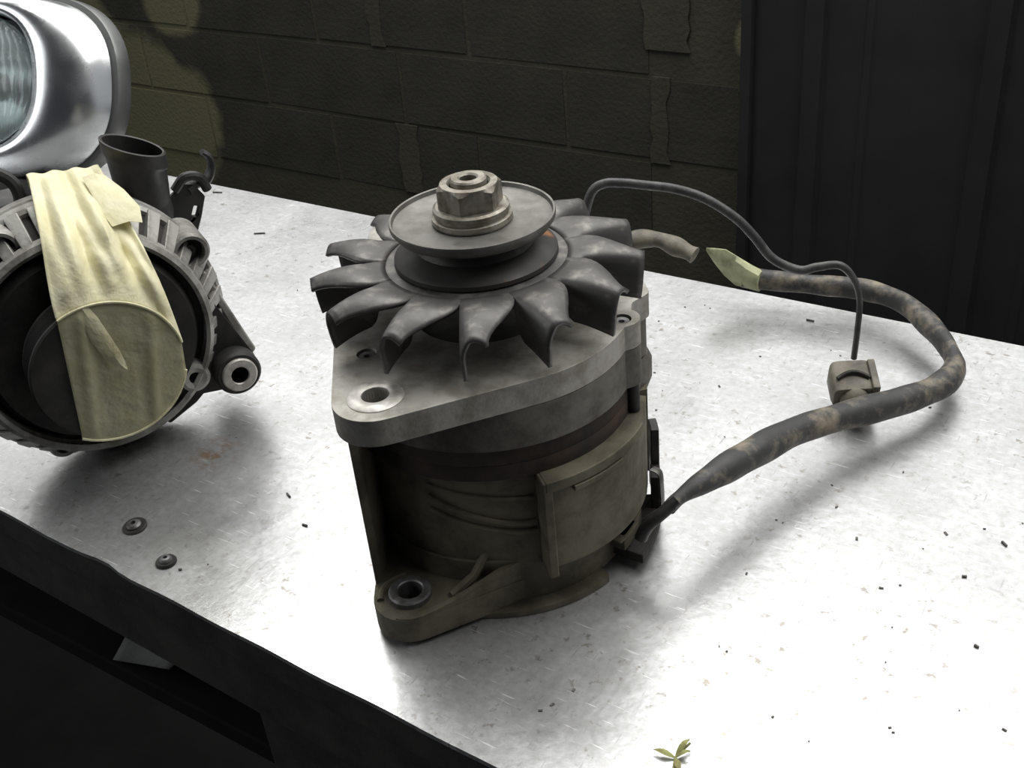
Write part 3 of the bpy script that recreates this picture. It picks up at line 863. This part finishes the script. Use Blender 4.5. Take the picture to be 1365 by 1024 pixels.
# lip of tape turned round the pulley rim
bm = BM()
rim = [Vector((c[13][0], c[13][1], c[13][2] + 0.0004)) for c in cols]
low_ = [Vector((c[1][0], c[1][1], 0.0006)) for c in cols]
tube(bm, rim, 0.0007, 6); tube(bm, low_, 0.0008, 6); l2('tape_crease', bm, m_tape, tp)
# loose tongue of tape hanging on the pulley face, and the flap folded over at the top
bm = BM()
fl = [(-0.0035, 0.0375, 0.0012, 0.005), (-0.0015, 0.030, 0.0030, 0.0070), (0.0005, 0.020, 0.0045, 0.0080), (0.0035, 0.010, 0.0050, 0.0072), (0.0060, 0.003, 0.0045, 0.0045), (0.0085, -0.0010, 0.0030, 0.0008)]
secs = []
for x, y, z, wd in fl:
    secs.append([Vector((x - wd * 0.5, y, z - 0.0012)), Vector((x + wd * 0.1, y + 0.001, z + 0.0008)), Vector((x + wd * 0.6, y + 0.002, z)), Vector((x + wd * 0.1, y + 0.001, z + 0.0002))])
loft(bm, secs, True, True); l2('tape_tongue', bm, m_tape, tp)
bm = BM()
fl = [(0.0275, 0.0800, -0.0640, 0.0085), (0.0310, 0.0745, -0.0520, 0.0120), (0.0335, 0.0680, -0.0400, 0.0140), (0.0335, 0.0620, -0.0330, 0.0110)]
secs = []
for x, y, z, wd in fl:
    secs.append([Vector((x - wd * 0.75, y, z + 0.0026)), Vector((x, y + 0.001, z + 0.0040)), Vector((x + wd * 0.6, y - 0.002, z + 0.0026)), Vector((x, y + 0.0006, z + 0.0034))])
loft(bm, secs, True, True); l2('tape_patch', bm, m_tape, tp)
# black duct stub, bracket and hook at the back of the top
def dirm(p0, p1):
    d = (Vector(p1) - Vector(p0))
    q = Vector((0, 0, 1)).rotation_difference(d.normalized())
    return Matrix.Translation(Vector(p0)) @ q.to_matrix().to_4x4(), d.length
mt, ln = dirm((0.0518, 0.0480, -0.083), (0.0527, 0.0845, -0.080))
bm = BM(); lathe(bm, [(0.0125, -0.006), (0.0132, 0.0), (0.0142, 0.010), (0.0150, ln - 0.010), (0.0163, ln - 0.008), (0.0163, ln - 0.0005), (0.0155, ln), (0.0146, ln - 0.0005), (0.0135, 0.012), (0.0, 0.010), ], 48)
for v in bm.verts:
    v.co.z -= 0.42 * v.co.x * sstep(v.co.z, 0.008, ln - 0.010)
bmesh.ops.transform(bm, matrix=mt, verts=bm.verts)
l2('duct_stub', bm, m_black)
bm = BM(); lathe(bm, [(0.0, -0.012), (0.0125, -0.012), (0.0140, -0.004), (0.0135, 0.002), (0.0, 0.002)], 36, mt); l2('duct_base', bm, m_black)
bm = BM()
prism(bm, [(0.050, 0.040), (0.0626, 0.0455), (0.0746, 0.0525), (0.0806, 0.0515), (0.0858, 0.0425), (0.0815, 0.0320), (0.0775, 0.0240), (0.066, 0.012), (0.050, 0.012)], -0.0915, -0.0885,
      [[(0.0755, 0.0335), (0.0778, 0.0325), (0.0805, 0.0378), (0.0782, 0.0388)]])
br = l2('bracket', bm, m_black, None, 0.0008)
q = crom([(0.0770, 0.0480, -0.0920), (0.0830, 0.0500, -0.0930), (0.0895, 0.0500, -0.0935), (0.0938, 0.0560, -0.0935), (0.0938, 0.0630, -0.0930), (0.0905, 0.0672, -0.0925)], 6)
bm = BM(); tube(bm, q, lambda t: 0.0056 * (1 - 0.5 * t), 10, lambda t: (0.6, 1.0)); l2('hook', bm, m_black, br)
bm = BM(); tube(bm, crom([(0.0700, 0.0500, -0.0900), (0.0770, 0.0565, -0.0885), (0.0850, 0.0545, -0.0885), (0.0880, 0.0460, -0.0895)], 6), 0.0028, 10); l2('clip', bm, m_black, br)
# black connector block at the far left of the top
bm = BM(); box(bm, -0.050, -0.010, 0.040, 0.0700, -0.105, -0.077); cb = l2('connector_block', bm, m_black, None, 0.002)
bm = BM(); tube(bm, crom([(-0.016, 0.062, -0.078), (-0.010, 0.070, -0.079), (-0.011, 0.080, -0.082), (-0.020, 0.087, -0.084), (-0.034, 0.086, -0.084)], 6), 0.0034, 10); l2('connector_wire', bm, m_black, cb)
bm = BM(); lathe(bm, [(0.0, 0), (0.007, 0), (0.007, 0.004), (0.0, 0.005)], 24, Matrix.Translation((-0.024, 0.060, -0.077))); l2('terminal_nut', bm, m_steel, cb)

# ------------------------------------------------------------------ chrome headlamp behind it
lamp = thing('headlamp', 'chrome-bezelled headlamp with fluted lens standing at the back of the bench', 'headlamp', (-0.632, 0.165, 0.0125), (math.radians(-27), 0, math.radians(8)))
def sup(cx, cz, a, b, y, ex=2.5, n=64, rot=0.12):
    out = []
    for i in range(n):
        t = 2 * PI * i / n
        c, s = math.cos(t), math.sin(t)
        x = a * (1 if c > 0 else -1) * abs(c) ** (2 / ex); z = b * (1 if s > 0 else -1) * abs(s) ** (2 / ex)
        out.append(Vector((cx + x * math.cos(rot) - z * math.sin(rot), y, cz + x * math.sin(rot) + z * math.cos(rot))))
    return out
bm = BM()
# bezel rolls from the lens edge forward, out and back to the rim
secs = [sup(-0.018, 0.090, 0.070, 0.056, -0.018), sup(-0.018, 0.090, 0.074, 0.059, -0.026), sup(-0.015, 0.089, 0.082, 0.064, -0.027), sup(-0.011, 0.088, 0.092, 0.069, -0.022),
        sup(-0.006, 0.088, 0.101, 0.0735, -0.013), sup(-0.004, 0.087, 0.107, 0.0765, 0.000), sup(-0.002, 0.087, 0.109, 0.0775, 0.010)]
loft(bm, secs); o = obj('bezel', bm, m_chrome, lamp, ang=70)
bm = BM()
loft(bm, [sup(-0.002, 0.087, 0.1092, 0.0777, 0.010), sup(0.000, 0.087, 0.113, 0.0805, 0.011), sup(0.000, 0.087, 0.1148, 0.0815, 0.014), sup(0.000, 0.087, 0.1148, 0.0815, 0.024), sup(0.0, 0.087, 0.110, 0.078, 0.026)])
obj('rim', bm, m_rim, lamp, ang=40)
bm = BM()
loft(bm, [sup(0.0, 0.087, 0.110, 0.078, 0.0255), sup(0.0, 0.088, 0.095, 0.068, 0.036), sup(0, 0.09, 0.06, 0.045, 0.047), sup(0, 0.09, 0.03, 0.022, 0.052)], False, True)
obj('bowl', bm, m_altdark, lamp, ang=70)
bm = BM()
loft(bm, [sup(-0.018, 0.090, 0.069, 0.055, 0.000), sup(-0.018, 0.090, 0.055, 0.045, 0.014), sup(-0.018, 0.090, 0.020, 0.018, 0.022)], False, True)
obj('reflector', bm, m_chrome, lamp, ang=70)
# fluted glass: a convex pane carrying vertical prisms
bm = BM()
NX, NZ = 60, 24
G = []
for k in range(NZ + 1):
    row = []
    for i in range(NX + 1):
        u = -1 + 2 * i / NX; v = -1 + 2 * k / NZ
        # square to disc
        x = u * math.sqrt(1 - v * v / 2); z = v * math.sqrt(1 - u * u / 2)
        r2 = x * x + z * z
        fl_ = 0.0011 * abs(math.sin(i * PI / 3.0)) + 0.0009 * (1 if (k // 3) % 2 else 0)
        X = 0.071 * x; Z = 0.057 * z
        c, s_ = math.cos(0.12), math.sin(0.12)
        row.append(bm.verts.new((-0.018 + X * c - Z * s_, -0.019 - 0.013 * (1 - r2) - fl_ * (r2 < 0.95), 0.090 + X * s_ + Z * c)))
    G.append(row)
for k in range(NZ):
    for i in range(NX): bm.faces.new((G[k][i], G[k][i + 1], G[k + 1][i + 1], G[k + 1][i]))
ln_ = obj('lens', bm, m_glass, lamp, ang=60)
s = ln_.modifiers.new('thickness', 'SOLIDIFY'); s.thickness = 0.0025; s.offset = -1
bm = BM(); lathe(bm, [(0, 0), (0.012, 0), (0.012, 0.014), (0.009, 0.022), (0, 0.025)], 24, Matrix.Translation((-0.018, 0.012, 0.090)) @ Matrix.Rotation(PI / 2, 4, 'X')); obj('bulb', bm, m_steel, lamp)
bm = BM(); box(bm, -0.03, 0.05, -0.004, 0.028, 0.0, 0.014); obj('mounting_foot', bm, m_altdark, lamp, 0.002)

# ------------------------------------------------------------------ small things on and under the bench
sprig = thing('plant_sprig', 'tiny dry yellow-green plant sprig lying at the front of the bench', 'leaf', (0.1365, -0.0907, 0.0))
def leaflet(a, ln, wd, up):
    bm = BM(); S = []
    for i in range(6):
        t = i / 5; w_ = wd * math.sin(PI * (0.08 + 0.9 * t)); z = 0.0006 + up * math.sin(t * PI * 0.7)
        c = Vector((math.cos(a) * ln * t, math.sin(a) * ln * t, z)); s_ = Vector((-math.sin(a), math.cos(a), 0)) * w_
        S.append([c - s_, c + Vector((0, 0, -0.0004)), c + s_, c + Vector((0, 0, 0.0003))])
    loft(bm, S, True, True); return obj('leaflet', bm, m_leaf, sprig)
leaflet(math.radians(75), 0.0085, 0.0012, 0.004); leaflet(math.radians(190), 0.0085, 0.0013, 0.002); leaflet(math.radians(-50), 0.007, 0.0014, 0.001); leaflet(math.radians(40), 0.006, 0.0010, 0.003)
bm = BM(); tube(bm, [Vector((0.002, -0.006, 0.0007)), Vector((0.0, 0.0, 0.001)), Vector((0.003, 0.007, 0.0035))], 0.0005, 6); obj('stalk', bm, m_leaf, sprig)

bm = BM()
def shard(x, y, l_, a, w_=0.0009, h_=0.0009):
    mm = Matrix.Translation((x, y, 0.0)) @ Matrix.Rotation(a, 4, 'Z')
    box(bm, -l_ / 2, l_ / 2, -w_ / 2, w_ / 2, 0.0001, h_, mm)
for x, y, l_, a in ((-0.4673, 0.2595, 0.009, 0.3), (0.0638, 0.2507, 0.005, 0.0), (-0.123, -0.1045, 0.0016, 0.4), (0.215, 0.09, 0.0035, 2.4), (0.205, 0.06, 0.002, 0.4), (0.22, 0.02, 0.002, -0.3),
                 (-0.115, -0.035, 0.004, -0.4), (-0.09, -0.050, 0.003, 0.1), (-0.37, 0.21, 0.009, 0.5)): shard(x, y, l_, a)
g = random.Random(11)
for k in range(150):
    x = g.uniform(-0.3, 0.33); y = g.uniform(-0.10, 0.25)
    if math.hypot(x, y) < 0.10 or (x < -0.12 and y > -0.1 and x + 0.25 < 0.16 and y < 0.12): continue
    s_ = g.uniform(0.0003, 0.0011)
    shard(x, y, s_ * g.uniform(1, 2.2), g.uniform(0, PI), s_, 0.0004)
o = obj('metal_swarf', bm, m_chip)
tag(o, 'dark specks of swarf scattered over the bare aluminium bench top', 'debris', None, 'stuff')

# crumpled grey sheet on the shelf under the front rail
bm = BM()
G = []
for i in range(9):
    row = []
    for k in range(7):
        u, v = i / 8, k / 6
        x = -0.258 + 0.058 * u + 0.016 * v; y = -0.083 + 0.05 * v
        z = -0.1470 + 0.050 * v * (1 - 0.35 * u) - 0.001 + 0.02 * u * (1 - v) + 0.006 * math.sin(u * 7 + v * 3) * v + 0.003 * math.sin(u * 17)* v
        row.append(bm.verts.new((x, y, z)))
    G.append(row)
for i in range(8):
    for k in range(6): bm.faces.new((G[i][k], G[i + 1][k], G[i + 1][k + 1], G[i][k + 1]))
o = obj('crumpled_sheet', bm, m_paper, ang=20)
s = o.modifiers.new('thickness', 'SOLIDIFY'); s.thickness = 0.0012; s.offset = 1
tag(o, 'crumpled grey sheet pushed onto the dark shelf under the bench front', 'sheet')
